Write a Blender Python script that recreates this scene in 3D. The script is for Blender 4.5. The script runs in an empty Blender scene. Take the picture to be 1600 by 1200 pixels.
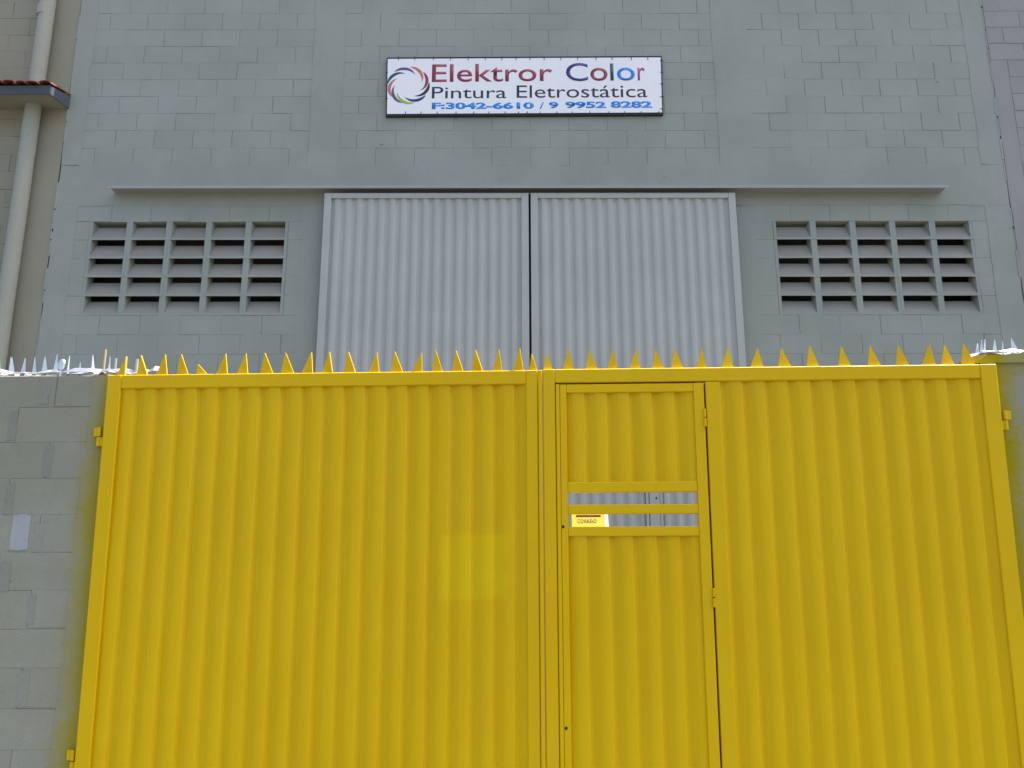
import bpy, bmesh, math, random
from mathutils import Vector, Matrix
random.seed(7)
R = math.radians
sc = bpy.context.scene
COL = sc.collection

# ------------------------------------------------------------------ camera, sky, sun, exposure
FPX, PITCH, CAMH = 1370.0, R(13.4), 1.5
cam = bpy.data.cameras.new('camera')
cam.sensor_width = 36.0
cam.lens = 36.0 * FPX / 1600.0
cam.clip_end = 3000
camo = bpy.data.objects.new('camera', cam)
COL.objects.link(camo)
camo.location = (0, 0, CAMH)
camo.rotation_euler = (R(90) + PITCH, R(0.05), 0)
sc.camera = camo

SUN_EL, SUN_AZ = 66.0, 79.0          # azimuth from +Y towards +X
world = bpy.data.worlds.new('World')
sc.world = world
world.use_nodes = True
wn = world.node_tree
sky = wn.nodes.new('ShaderNodeTexSky')
sky.sky_type = 'NISHITA'
sky.sun_disc = False
sky.sun_elevation = R(SUN_EL)
sky.sun_rotation = R(SUN_AZ)
sky.air_density = 1.0
sky.dust_density = 4.0
sky.ozone_density = 1.0
wn.links.new(sky.outputs[0], wn.nodes['Background'].inputs['Color'])
wn.nodes['Background'].inputs['Strength'].default_value = 0.12
sl = bpy.data.lights.new('sun', 'SUN')
sl.energy = 4.0
sl.angle = R(0.5)
sl.color = (1.0, 0.95, 0.86)
so = bpy.data.objects.new('sun', sl)
COL.objects.link(so)
sd = Vector((math.cos(R(SUN_EL)) * math.sin(R(SUN_AZ)), math.cos(R(SUN_EL)) * math.cos(R(SUN_AZ)), math.sin(R(SUN_EL))))
so.rotation_euler = sd.to_track_quat('Z', 'Y').to_euler()
so.location = (20, 4, 40)
vs = sc.view_settings
vs.view_transform = 'Standard'
vs.look = 'None'
vs.exposure = 1.45
vs.gamma = 1.0
vs.use_curve_mapping = False

# ------------------------------------------------------------------ geometry helpers
D2 = 8.3                              # the warehouse front
YAW, D1 = R(2.5), 4.66                # the gate plane, turned a little
GN = Vector((math.sin(YAW), math.cos(YAW), 0))
GU = Vector((math.cos(YAW), -math.sin(YAW), 0))
GO = GN * (D1 * GN.y)


def ray(px, py):
    u = (px - 800) / FPX
    v = (600 - py) / FPX
    return Vector((u, math.cos(PITCH) - v * math.sin(PITCH), math.sin(PITCH) + v * math.cos(PITCH)))


def B(px, py, D=D2):                  # measured point on a plane y = D -> (x, z)
    r = ray(px, py)
    t = D / r.y
    return r.x * t, CAMH + r.z * t


def G(px, py, w=0.0):                 # measured point on the gate plane -> (u, z)
    r = ray(px, py)
    t = (D1 * GN.y + w) / r.dot(GN)
    P = r * t
    return P.dot(GU), CAMH + P.z


class MB:
    def __init__(s):
        s.v = []
        s.f = []

    def add(s, vs_, fs):
        o = len(s.v)
        s.v += [tuple(p) for p in vs_]
        s.f += [tuple(i + o for i in f) for f in fs]
        return s

    def box(s, x0, x1, y0, y1, z0, z1, c=0.0):
        if c <= 0:
            return s.add([(x0, y0, z0), (x1, y0, z0), (x1, y1, z0), (x0, y1, z0), (x0, y0, z1), (x1, y0, z1), (x1, y1, z1), (x0, y1, z1)],
                         [(0, 3, 2, 1), (4, 5, 6, 7), (0, 1, 5, 4), (1, 2, 6, 5), (2, 3, 7, 6), (3, 0, 4, 7)])
        bm = bmesh.new()
        bmesh.ops.create_cube(bm, size=1.0)
        for v in bm.verts:
            v.co = ((x0 + x1) / 2 + v.co.x * (x1 - x0), (y0 + y1) / 2 + v.co.y * (y1 - y0), (z0 + z1) / 2 + v.co.z * (z1 - z0))
        bmesh.ops.bevel(bm, geom=bm.edges[:], offset=c, segments=1, affect='EDGES', profile=0.5)
        bm.verts.index_update()
        s.add([v.co[:] for v in bm.verts], [[v.index for v in f.verts] for f in bm.faces])
        bm.free()
        return s

    def tube(s, pts, r, n=12, caps=True):
        pts = [Vector(p) for p in pts]
        o = len(s.v)
        for i, p in enumerate(pts):
            d = (pts[min(i + 1, len(pts) - 1)] - pts[max(i - 1, 0)]).normalized()
            a = Vector((1, 0, 0)) if abs(d.x) < 0.9 else Vector((0, 1, 0))
            e1 = d.cross(a).normalized()
            e2 = d.cross(e1).normalized()
            rr = r[i] if isinstance(r, (list, tuple)) else r
            for k in range(n):
                t = 2 * math.pi * k / n
                s.v.append(tuple(p + e1 * (math.cos(t) * rr) + e2 * (math.sin(t) * rr)))
        for i in range(len(pts) - 1):
            for k in range(n):
                a0 = o + i * n + k
                a1 = o + i * n + (k + 1) % n
                s.f.append((a0, a1, a1 + n, a0 + n))
        if caps:
            s.f.append(tuple(o + k for k in range(n)))
            s.f.append(tuple(o + (len(pts) - 1) * n + k for k in reversed(range(n))))
        return s

    def prism(s, poly, y0, y1):       # polygon in x,z extruded along y
        n = len(poly)
        o = len(s.v)
        s.v += [(x, y0, z) for x, z in poly] + [(x, y1, z) for x, z in poly]
        s.f.append(tuple(o + i for i in range(n)))
        s.f.append(tuple(o + n + i for i in reversed(range(n))))
        for i in range(n):
            j = (i + 1) % n
            s.f.append((o + j, o + i, o + n + i, o + n + j))
        return s

    def mesh(s, name, mat, smooth=False, warp=None):
        me = bpy.data.meshes.new(name)
        me.from_pydata([warp(p) for p in s.v] if warp else s.v, [], s.f)
        bm = bmesh.new()
        bm.from_mesh(me)
        bmesh.ops.recalc_face_normals(bm, faces=bm.faces[:])
        bm.to_mesh(me)
        bm.free()
        if mat:
            me.materials.append(mat)
        if smooth:
            me.polygons.foreach_set('use_smooth', [True] * len(me.polygons))
        me.update()
        return me

    def build(s, name, mat, parent=None, smooth=False, warp=None, loc=None):
        return link(name, s.mesh(name, mat, smooth, warp), parent, loc)


def link(name, me, parent=None, loc=None, rot=None):
    o = bpy.data.objects.new(name, me)
    COL.objects.link(o)
    if parent:
        o.parent = parent
    if loc is not None:
        o.location = loc
    if rot is not None:
        o.rotation_euler = rot
    return o


def thing(name, label, cat, loc=(0, 0, 0), rz=0.0, group=None):
    o = bpy.data.objects.new(name, None)
    o.empty_display_size = 0.3
    COL.objects.link(o)
    o.location = loc
    o.rotation_euler = (0, 0, rz)
    o['label'] = label
    o['category'] = cat
    if group:
        o['group'] = group
    return o


def struct(name, mb, mat):
    o = mb.build(name, mat)
    o['kind'] = 'structure'
    return o


# ------------------------------------------------------------------ materials
class NT:
    def __init__(s, name):
        s.m = bpy.data.materials.new(name)
        s.m.use_nodes = True
        s.t = s.m.node_tree
        s.b = s.t.nodes['Principled BSDF']
        s.geo = s.t.nodes.new('ShaderNodeNewGeometry')

    def n(s, typ, **kw):
        x = s.t.nodes.new(typ)
        for k, v in kw.items():
            setattr(x, k, v)
        return x

    def l(s, a, b):
        s.t.links.new(a, b)

    def noise(s, scale, detail=4.0, rough=0.55, vec=None, dist=0.0):
        x = s.n('ShaderNodeTexNoise')
        x.inputs['Scale'].default_value = scale
        x.inputs['Detail'].default_value = detail
        x.inputs['Roughness'].default_value = rough
        x.inputs['Distortion'].default_value = dist
        s.l(vec if vec else s.geo.outputs['Position'], x.inputs['Vector'])
        return x.outputs['Fac']

    def math(s, op, a, b=None, c=None, clamp=False):
        x = s.n('ShaderNodeMath', operation=op)
        x.use_clamp = clamp
        for i, q in enumerate((a, b, c)):
            if q is None:
                continue
            if isinstance(q, (int, float)):
                x.inputs[i].default_value = q
            else:
                s.l(q, x.inputs[i])
        return x.outputs[0]

    def ramp(s, a, lo, hi, t0=0.0, t1=1.0, smooth=True):
        x = s.n('ShaderNodeMapRange', interpolation_type='SMOOTHSTEP' if smooth else 'LINEAR')
        x.inputs[1].default_value = lo
        x.inputs[2].default_value = hi
        x.inputs[3].default_value = t0
        x.inputs[4].default_value = t1
        s.l(a, x.inputs[0])
        return x.outputs[0]

    def mix(s, fac, a, b, mode='MIX'):
        x = s.n('ShaderNodeMix', data_type='RGBA', blend_type=mode)
        for i, q in ((0, fac), (6, a), (7, b)):
            if isinstance(q, (int, float)):
                x.inputs[i].default_value = q
            elif isinstance(q, tuple):
                x.inputs[i].default_value = (*q, 1.0) if len(q) == 3 else q
            else:
                s.l(q, x.inputs[i])
        return x.outputs[2]

    def val(s, col, f):               # colour times a factor
        x = s.n('ShaderNodeVectorMath', operation='SCALE')
        s.l(col, x.inputs[0])
        s.l(f, x.inputs['Scale'])
        return x.outputs[0]

    def scaled(s, sx, sy, sz):
        x = s.n('ShaderNodeVectorMath', operation='MULTIPLY')
        s.l(s.geo.outputs['Position'], x.inputs[0])
        x.inputs[1].default_value = (sx, sy, sz)
        return x.outputs[0]

    def dot(s, v):
        x = s.n('ShaderNodeVectorMath', operation='DOT_PRODUCT')
        s.l(s.geo.outputs['Position'], x.inputs[0])
        x.inputs[1].default_value = tuple(v)
        return x.outputs['Value']

    def rand(s):
        return s.n('ShaderNodeObjectInfo').outputs['Random']

    def bump(s, h, strength=0.3, dist=0.01):
        x = s.n('ShaderNodeBump')
        x.inputs['Strength'].default_value = strength
        x.inputs['Distance'].default_value = dist
        s.l(h, x.inputs['Height'])
        s.l(x.outputs[0], s.b.inputs['Normal'])

    def done(s, col=None, rough=0.6, metal=0.0, spec=None):
        if col is not None:
            if isinstance(col, tuple):
                s.b.inputs['Base Color'].default_value = (*col, 1.0)
            else:
                s.l(col, s.b.inputs['Base Color'])
        if isinstance(rough, (int, float)):
            s.b.inputs['Roughness'].default_value = rough
        else:
            s.l(rough, s.b.inputs['Roughness'])
        s.b.inputs['Metallic'].default_value = metal
        if spec is not None:
            s.b.inputs['Specular IOR Level'].default_value = spec
        return s.m


def masonry(name, base, alt, stain, rnd=0.10, bump=0.5, streak=0.25, grain=170.0, pits=0.22):
    t = NT(name)
    c = t.mix(t.ramp(t.noise(1.3, 5, 0.6), 0.35, 0.68), base, alt)
    dirt = t.noise(1.0, 6, 0.65, t.scaled(3.2, 3.2, 0.55))
    c = t.mix(t.ramp(dirt, 0.52, 0.78, 0.0, streak), c, stain)
    blot = t.noise(9.0, 5, 0.7)
    c = t.mix(t.ramp(blot, 0.58, 0.80, 0.0, 0.35), c, stain)
    pit = t.noise(38.0, 3, 0.6, dist=0.3)
    c = t.mix(t.ramp(pit, 0.66, 0.76, 0.0, pits), c, tuple(v * 0.62 for v in stain))
    lite = t.noise(2.3, 6, 0.7)
    c = t.mix(t.ramp(lite, 0.56, 0.74, 0.0, pits * 0.7), c, tuple(v * 1.12 for v in alt))
    fine = t.noise(grain, 3, 0.7)
    f = t.math('ADD', t.ramp(fine, 0.25, 0.75, -0.09, 0.09, False), t.ramp(t.rand(), 0, 1, 1 - rnd / 2, 1 + rnd / 2, False))
    c = t.val(c, f)
    h = t.math('ADD', t.math('MULTIPLY', t.noise(45, 6, 0.75), 0.6), t.math('MULTIPLY', fine, 0.6))
    t.bump(h, bump, 0.006)
    return t, c


def mat_masonry(name, base, alt, stain, rough=0.85, **kw):
    t, c = masonry(name, base, alt, stain, **kw)
    return t.done(c, rough, spec=0.25)


WALL = mat_masonry('painted block', (0.292, 0.317, 0.278), (0.325, 0.346, 0.311), (0.242, 0.260, 0.222), rnd=0.045)
CONC = mat_masonry('painted concrete', (0.294, 0.319, 0.280), (0.327, 0.348, 0.313), (0.244, 0.262, 0.224), rnd=0.03, bump=0.7)
MORTAR = mat_masonry('painted mortar', (0.280, 0.304, 0.266), (0.31, 0.33, 0.296), (0.232, 0.248, 0.21), bump=0.8)
VENTM = mat_masonry('vent concrete', (0.265, 0.258, 0.222), (0.29, 0.278, 0.245), (0.25, 0.205, 0.175), rnd=0.10, bump=0.7)
BEIGE = mat_masonry('beige wall paint', (0.282, 0.272, 0.205), (0.312, 0.297, 0.23), (0.25, 0.235, 0.175), rnd=0.04)
BEIGEM = mat_masonry('beige mortar', (0.265, 0.25, 0.19), (0.285, 0.265, 0.205), (0.25, 0.23, 0.18))
LILAC = mat_masonry('lilac grey wall paint', (0.292, 0.288, 0.278), (0.322, 0.316, 0.305), (0.245, 0.238, 0.228), rnd=0.09)
LILACM = mat_masonry('lilac mortar', (0.285, 0.28, 0.27), (0.315, 0.308, 0.298), (0.24, 0.232, 0.222))
PIPE = mat_masonry('pipe paint', (0.335, 0.34, 0.285), (0.365, 0.368, 0.312), (0.35, 0.33, 0.27), bump=0.1, grain=60)
CEM = mat_masonry('mortar slab', (0.33, 0.33, 0.32), (0.36, 0.355, 0.34), (0.25, 0.25, 0.24))
SLATE = mat_masonry('blue grey fascia', (0.075, 0.09, 0.11), (0.09, 0.105, 0.125), (0.06, 0.07, 0.08), bump=0.3)
TILE = mat_masonry('clay tile', (0.24, 0.075, 0.045), (0.30, 0.10, 0.06), (0.10, 0.05, 0.04), rnd=0.4)
ASPH = mat_masonry('asphalt', (0.05, 0.05, 0.051), (0.062, 0.061, 0.06), (0.038, 0.038, 0.038))
PAVE = mat_masonry('pavement concrete', (0.15, 0.145, 0.135), (0.18, 0.175, 0.165), (0.10, 0.10, 0.095))
YARD = mat_masonry('yard concrete', (0.12, 0.118, 0.11), (0.15, 0.146, 0.137), (0.085, 0.085, 0.08))


def street_masonry(name, base, alt, stain, left, **kw):
    t, c = masonry(name, base, alt, stain, **kw)
    u = t.dot(GU)
    z = t.dot((0, 0, 1))
    n = t.ramp(t.noise(3.0, 4, 0.6), 0.2, 0.8, -0.06, 0.06, False)
    nf = t.ramp(t.noise(26.0, 4, 0.7), 0.25, 0.75, -0.03, 0.03, False)
    nn = t.math('ADD', n, nf)
    if left:
        d = t.math('ADD', t.math('SUBTRACT', -2.44, u), nn)
        f = t.ramp(d, 0.0, 0.21, 0.9, 0.0)
    else:
        d = t.math('ADD', t.math('SUBTRACT', u, 2.40), nn)
        f = t.ramp(d, 0.0, 0.18, 1.0, 0.0)
        top = t.ramp(t.math('ADD', z, nn), 2.58, 2.72, 0.0, 0.6)
        f = t.math('MAXIMUM', f, top)
    c = t.mix(f, c, (0.34, 0.275, 0.0))
    return t.done(c, 0.85, spec=0.25)


LWALL = street_masonry('left street block', (0.285, 0.282, 0.212), (0.335, 0.33, 0.262), (0.205, 0.195, 0.155), True, rnd=0.07, streak=0.6, pits=0.6)
LMORT = street_masonry('left street mortar', (0.262, 0.262, 0.208), (0.31, 0.308, 0.262), (0.19, 0.182, 0.145), True, pits=0.6)
RWALL = street_masonry('right street block', (0.285, 0.285, 0.222), (0.335, 0.332, 0.275), (0.20, 0.19, 0.15), False, rnd=0.07, streak=0.6, pits=0.5)


def yellow(name, patch=False):
    t = NT(name)
    c = t.mix(t.ramp(t.noise(1.1, 4, 0.6), 0.32, 0.68), (0.70, 0.438, 0.0), (0.72, 0.465, 0.0005))
    c = t.mix(t.ramp(t.noise(1.0, 5, 0.65, t.scaled(14, 14, 0.5)), 0.48, 0.8, 0.0, 0.5), c, (0.655, 0.425, 0.003))
    if patch:                         # a retouched square of fresher paint
        u = t.dot(GU)
        z = t.dot((0, 0, 1))
        w = t.ramp(t.noise(9, 4, 0.6), 0.2, 0.8, -0.03, 0.03, False)
        m = None
        for a, lo, hi in ((u, -0.575, 0), (u, 0, -0.235), (z, 1.47, 0), (z, 0, 1.80)):
            aa = t.math('ADD', a, w)
            f = t.ramp(aa, lo - 0.02, lo + 0.02) if hi == 0 else t.ramp(aa, hi - 0.02, hi + 0.02, 1.0, 0.0)
            m = f if m is None else t.math('MULTIPLY', m, f)
        c = t.mix(t.math('MULTIPLY', m, 0.9), c, (0.74, 0.515, 0.0))
    f = t.ramp(t.noise(240, 2, 0.6), 0.25, 0.75, 0.965, 1.035, False)
    c = t.val(c, f)
    t.bump(t.math('ADD', t.noise(85, 4, 0.6), t.math('MULTIPLY', t.noise(7, 2, 0.5), 3.0)), 0.10, 0.004)
    return t.done(c, t.ramp(t.noise(5, 4, 0.6), 0.3, 0.7, 0.40, 0.52), spec=0.17)


YEL = yellow('yellow paint')
YELP = yellow('yellow paint with retouched square', True)
YELD = yellow('yellow door paint')


def metalpaint(name, col, alt, rough=0.45, dirt=(0.2, 0.21, 0.21), df=0.3):
    t = NT(name)
    c = t.mix(t.ramp(t.noise(1.6, 4, 0.6), 0.35, 0.68), col, alt)
    c = t.mix(t.ramp(t.noise(1.0, 6, 0.7, t.scaled(16, 16, 0.9)), 0.52, 0.82, 0.0, df), c, dirt)
    c = t.val(c, t.ramp(t.noise(200, 2, 0.6), 0.25, 0.75, 0.96, 1.04, False))
    t.bump(t.noise(60, 4, 0.6), 0.08, 0.004)
    return t.done(c, rough, spec=0.35)


DOORM = metalpaint('grey door paint', (0.395, 0.412, 0.388), (0.42, 0.435, 0.412), 0.6, (0.33, 0.342, 0.328))
TRACKM = metalpaint('track steel', (0.315, 0.33, 0.325), (0.345, 0.36, 0.355), 0.6)
FRAMEM = metalpaint('dark sign frame', (0.018, 0.020, 0.034), (0.024, 0.027, 0.042), 0.7, (0.04, 0.04, 0.05))
BANNER = metalpaint('white banner vinyl', (0.86, 0.86, 0.88), (0.88, 0.88, 0.89), 0.4, (0.70, 0.70, 0.70), 0.15)


def plain(name, col, rough=0.5, metal=0.0):
    t = NT(name)
    c = t.val(t.mix(0.0, col, col), t.ramp(t.noise(30, 3, 0.6), 0.3, 0.7, 0.94, 1.06, False))
    return t.done(c, rough, metal)


def galv():
    t = NT('galvanised sheet')
    c = t.mix(t.ramp(t.noise(18, 4, 0.6), 0.3, 0.7), (0.62, 0.63, 0.65), (0.80, 0.81, 0.82))
    t.bump(t.noise(40, 3, 0.6), 0.3, 0.004)
    return t.done(c, 0.34, metal=0.85)


GALV = galv()
STRIPM = plain('white primed sheet', (0.40, 0.40, 0.40), 0.4, 0.25)
RODM = plain('rusty painted rod', (0.45, 0.33, 0.17), 0.7)
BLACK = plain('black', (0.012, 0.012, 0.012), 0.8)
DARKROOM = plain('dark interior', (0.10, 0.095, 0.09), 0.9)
BOLTM = plain('dark bolt', (0.10, 0.105, 0.11), 0.6)
TIEM = plain('tie cord', (0.05, 0.05, 0.06), 0.8)
INK = {
    'maroon': plain('maroon print', (0.29, 0.034, 0.065)),
    'navy': plain('navy print', (0.018, 0.020, 0.045)),
    'royal': plain('royal blue print', (0.028, 0.034, 0.19)),
    'teal': plain('teal print', (0.010, 0.085, 0.115)),
    'cyan': plain('bright blue print', (0.010, 0.25, 0.74)),
    'pink': plain('magenta print', (0.42, 0.055, 0.22)),
    'purple': plain('purple print', (0.13, 0.07, 0.24)),
    'orange': plain('orange print', (0.62, 0.17, 0.09)),
    'salmon': plain('salmon print', (0.55, 0.16, 0.12)),
    'lime': plain('lime print', (0.36, 0.50, 0.06)),
}
YBRIGHT = plain('mailbox yellow', (0.62, 0.43, 0.0), 0.6)
PALE = plain('bare aluminium flange', (0.72, 0.72, 0.70), 0.45)
BRONZE = plain('grey embossed lettering', (0.17, 0.14, 0.08), 0.6)
WHITEP = mat_masonry('whitewashed patch', (0.34, 0.355, 0.36), (0.40, 0.415, 0.42), (0.29, 0.295, 0.28), bump=0.4, streak=0.6, pits=0.5)

# ------------------------------------------------------------------ the ground
struct('ground', MB().box(-600, 600, -600, 600, -0.40, -0.012), PAVE)
struct('road', MB().box(-80, 80, -6.0, 3.0, -0.30, 0.0), ASPH)
struct('kerb', MB().box(-80, 80, 3.003, 3.15, -0.30, 0.13, 0.012), CEM)
struct('pavement', MB().box(-80, 80, 3.153, 4.95, -0.30, 0.12), PAVE)
struct('yard_floor', MB().box(-40, 40, 4.953, 8.24, -0.30, 0.10), YARD)

# ------------------------------------------------------------------ block laying
_bc = {}


def block_mesh(w, h, mat, depth, ch, name='block'):
    var = random.randrange(5)
    k = (round(w, 2), round(h, 2), mat.name, depth, ch, var)
    if k in _bc:
        return _bc[k]
    w, h = k[0], k[1]
    rg = random.Random(hash(k[:2]) + var * 17)
    j = lambda a: rg.uniform(-a, a)
    x, z = w / 2, h / 2
    e = 0.0022
    base = [(-x, -z), (x, -z), (x, z), (-x, z)]
    v = [(a, depth, b) for a, b in base]
    mid = [(a + j(e), b + j(e)) for a, b in base]
    v += [(a, ch, b) for a, b in mid]
    inn = [(a - math.copysign(ch * rg.uniform(0.8, 1.6), a), b - math.copysign(ch * rg.uniform(0.8, 1.6), b)) for a, b in mid]
    v += [(a, j(0.0012), b) for a, b in inn]
    f = [(8, 9, 10, 11)]
    for i in range(4):
        q = (i + 1) % 4
        f += [(i, q, 4 + q, 4 + i), (4 + i, 4 + q, 8 + q, 8 + i)]
    m = MB()
    m.v, m.f = v, f
    me = m.mesh(name, mat)
    _bc[k] = me
    return me


def lay(parent, x0, x1, z0, z1, yface, phase, mat, mort_depth=0.006, pitch=0.402, ch=0.0022, depth=0.05, sink=0.0005, gap=(0.0034, 0.0056), sinkfn=None, collect=None):
    """one course of blocks between x0 and x1, joints at phase + k * pitch; parts of parent"""
    k0 = math.floor((x0 - phase) / pitch)
    js = [x0]
    k = k0
    while True:
        q = phase + k * pitch
        if q >= x1 - 0.03:
            break
        if q > x0 + 0.03:
            js.append(q)
        k += 1
    js.append(x1)
    for a, b in zip(js[:-1], js[1:]):
        g = random.uniform(*gap)
        gz = random.uniform(gap[0], gap[1] * 0.85)
        me = block_mesh(b - a - g, z1 - z0 - gz, mat, depth, ch)
        loc = ((a + b) / 2 + random.uniform(-0.0015, 0.0015), yface + random.uniform(-sink, sink), (z0 + z1) / 2 + random.uniform(-0.0015, 0.0015))
        rot = (random.uniform(-1, 1) * 0.003, random.uniform(-1, 1) * 0.003, random.uniform(-1, 1) * 0.004)
        if collect is not None:
            M = Matrix.Translation(loc)
            collect.add([M @ v.co for v in me.vertices], [list(p.vertices) for p in me.polygons])
        else:
            link('block', me, parent, loc, rot)


# ------------------------------------------------------------------ warehouse
wh = thing('warehouse', 'grey painted concrete block warehouse with sliding doors and two vent grids behind the yellow gate', 'building', (0, D2, 0))
X0, X1, ZT = -4.66, 5.095, 9.2
BK = 0.0046                            # mortar plane behind the block faces
# backing wall with the two vent openings left free
VL, VR = (-4.287, -2.272), (2.657, 4.680)
VZ0, VZ1 = 4.18, 5.18
bw = MB()
bw.box(X0, X1, BK, 0.20, VZ1, ZT).box(X0, X1, BK, 0.20, 0.0, VZ0)
bw.box(X0, VL[0], BK, 0.20, VZ0, VZ1).box(VL[1], VR[0], BK, 0.20, VZ0, VZ1).box(VR[1], X1, BK, 0.20, VZ0, VZ1)
bw.build('wall', MORTAR, wh)
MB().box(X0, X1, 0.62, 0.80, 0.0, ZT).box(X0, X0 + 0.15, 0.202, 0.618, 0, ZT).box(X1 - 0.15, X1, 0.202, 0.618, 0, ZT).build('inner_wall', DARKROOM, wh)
MB().box(X0, X1, 0.802, 12.0, 0.0, ZT).build('hall', CONC, wh)
MB().box(X0 - 0.02, X1 + 0.02, -0.06, 12.1, ZT + 0.002, ZT + 0.2, 0.01).build('roof', CEM, wh)


def rough_plate(xa, xb, za, zb, y0, y1, edge=0.008, n=26):
    """a plaster face with slightly wavering edges"""
    def wob(L):
        return [random.uniform(-edge, edge) for _ in range(L)]
    m = max(2, int((xb - xa) / 0.18))
    k = max(2, int((zb - za) / 0.18))
    pts = []
    pts += [(xa + (xb - xa) * i / m, za + (random.uniform(-edge, edge) if 0 < i < m else 0)) for i in range(m)]
    pts += [(xb + (random.uniform(-edge, edge) if 0 < i < k else 0), za + (zb - za) * i / k) for i in range(k)]
    pts += [(xb - (xb - xa) * i / m, zb + (random.uniform(-edge, edge) if 0 < i < m else 0)) for i in range(m)]
    pts += [(xa + (random.uniform(-edge, edge) if 0 < i < k else 0), zb - (zb - za) * i / k) for i in range(k)]
    c = MB()
    o = len(pts)
    c.v = [(x, y0, z) for x, z in pts] + [(x, y1, z) for x, z in pts]
    c.f = [tuple(range(o))] + [(i, (i + 1) % o, o + (i + 1) % o, o + i) for i in range(o)]
    return c


BEAM0, BEAM1 = 5.355, 5.806
PF = -0.0032
rough_plate(X0 + 0.004, X1 - 0.004, BEAM0, BEAM1, PF, BK + 0.01).build('beam', CONC, wh)
for xa, xb in ((X0 + 0.002, -4.475), (-2.115, -1.79), (2.155, 2.525), (4.86, X1 - 0.002)):
    rough_plate(xa, xb, BEAM1 + 0.002, 8.2, PF - random.uniform(0, 0.0008), BK + 0.01).build('pillar', CONC, wh)
for xa, xb in ((X0 + 0.002, -4.43), (-2.125, -1.70), (2.05, 2.48), (4.835, X1 - 0.002)):
    rough_plate(xa, xb, 0.1, BEAM0 - 0.002, PF - random.uniform(0, 0.0008), BK + 0.01).build('pillar', CONC, wh)
rough_plate(X0 + 0.002, X1 - 0.002, 8.202, ZT - 0.002, PF, BK + 0.01).build('parapet', CONC, wh)

rest = MB()
for k in range(12):
    z0 = 5.80 + 0.2 * k
    col = None if k < 10 else rest
    odd = k % 2
    lay(wh, -4.493, -2.097, z0, z0 + 0.2, 0, -4.33 + 0.2 * odd, WALL, pitch=0.4035, collect=col)
    lay(wh, -1.808, 2.172, z0, z0 + 0.2, 0, -1.209 + 0.2 * (1 - odd), WALL, pitch=0.402, collect=col)
    lay(wh, 2.507, 4.878, z0, z0 + 0.2, 0, 2.897 + 0.2 * (1 - odd), WALL, pitch=0.399, collect=col)
for xa, xb, ph, v in ((-4.448, -2.107, -4.083, VL), (2.462, 4.853, 2.845, VR)):
    lay(wh, xa, xb, VZ1, 5.360, 0, ph, WALL)
    for k in range(5):
        z0 = VZ0 + 0.2 * k
        lay(wh, xa, v[0], z0, z0 + 0.2, 0, xa, WALL)
        lay(wh, v[1], xb, z0, z0 + 0.2, 0, v[1], WALL)
    for k in range(19):
        z1 = VZ0 - 0.2 * k
        lay(wh, xa, xb, z1 - 0.2, z1, 0, ph + (0.2 if k % 2 else 0.0), WALL, collect=None if k < 3 else rest)
ro = rest.build('blockwork', WALL, wh)
ro['kind'] = 'stuff'

# vent blocks: a frame with a sill that slopes up towards the back
def vent_mesh():
    W, H, DP, BKD = 0.4, 0.2, 0.075, 0.105
    g = 0.0003
    t = 0.030
    xa, xb = -W / 2 + g, W / 2 - g
    za, zb = -H / 2 + g, H / 2 - g
    ix, iz0 = W / 2 - t, -H / 2 + 0.024
    kx = ix - 0.010
    zs = iz0 + 0.143
    m = MB()
    # sill, sloping up towards the back, about 2 cm thick (material 1)
    m.add([(-ix, 0, iz0), (ix, 0, iz0), (kx, DP, zs), (-kx, DP, zs), (-ix, 0, za), (ix, 0, za), (kx, DP, zs - 0.03), (-kx, DP, zs - 0.03)],
          [(0, 1, 2, 3), (4, 7, 6, 5), (3, 2, 6, 7)])
    # front lip of the sill and the two cheeks
    m.add([(-ix, 0, za), (ix, 0, za), (ix, 0, iz0), (-ix, 0, iz0)], [(0, 1, 2, 3)])
    for s_ in (-1, 1):
        o, i, k = (xa, -ix, -kx) if s_ < 0 else (xb, ix, kx)
        m.add([(o, 0, za), (i, 0, za), (i, 0, zb), (o, 0, zb), (o, BKD, za), (k, BKD, za), (k, BKD, zb), (o, BKD, zb)],
              [(0, 1, 2, 3), (1, 5, 6, 2), (5, 4, 7, 6), (4, 0, 3, 7), (3, 2, 6, 7), (0, 4, 5, 1)])
    me = m.mesh('vent_block', WALL)
    me.materials.append(VENTM)
    for p in me.polygons:
        if p.index < 3:
            p.material_index = 1
    return me


VM = vent_mesh()
for v in (VL, VR):
    pw = (v[1] - v[0]) / 5
    for i in range(5):
        for j in range(5):
            o = link('vent_block', VM, wh, (v[0] + pw * (i + 0.5), random.uniform(-0.002, 0.002), VZ0 + 0.2 * (j + 0.5)))
            o.scale = (pw / 0.4, 1, 1)
            o.rotation_euler = (random.uniform(-1, 1) * 0.008, random.uniform(-1, 1) * 0.006, random.uniform(-1, 1) * 0.005)


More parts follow.
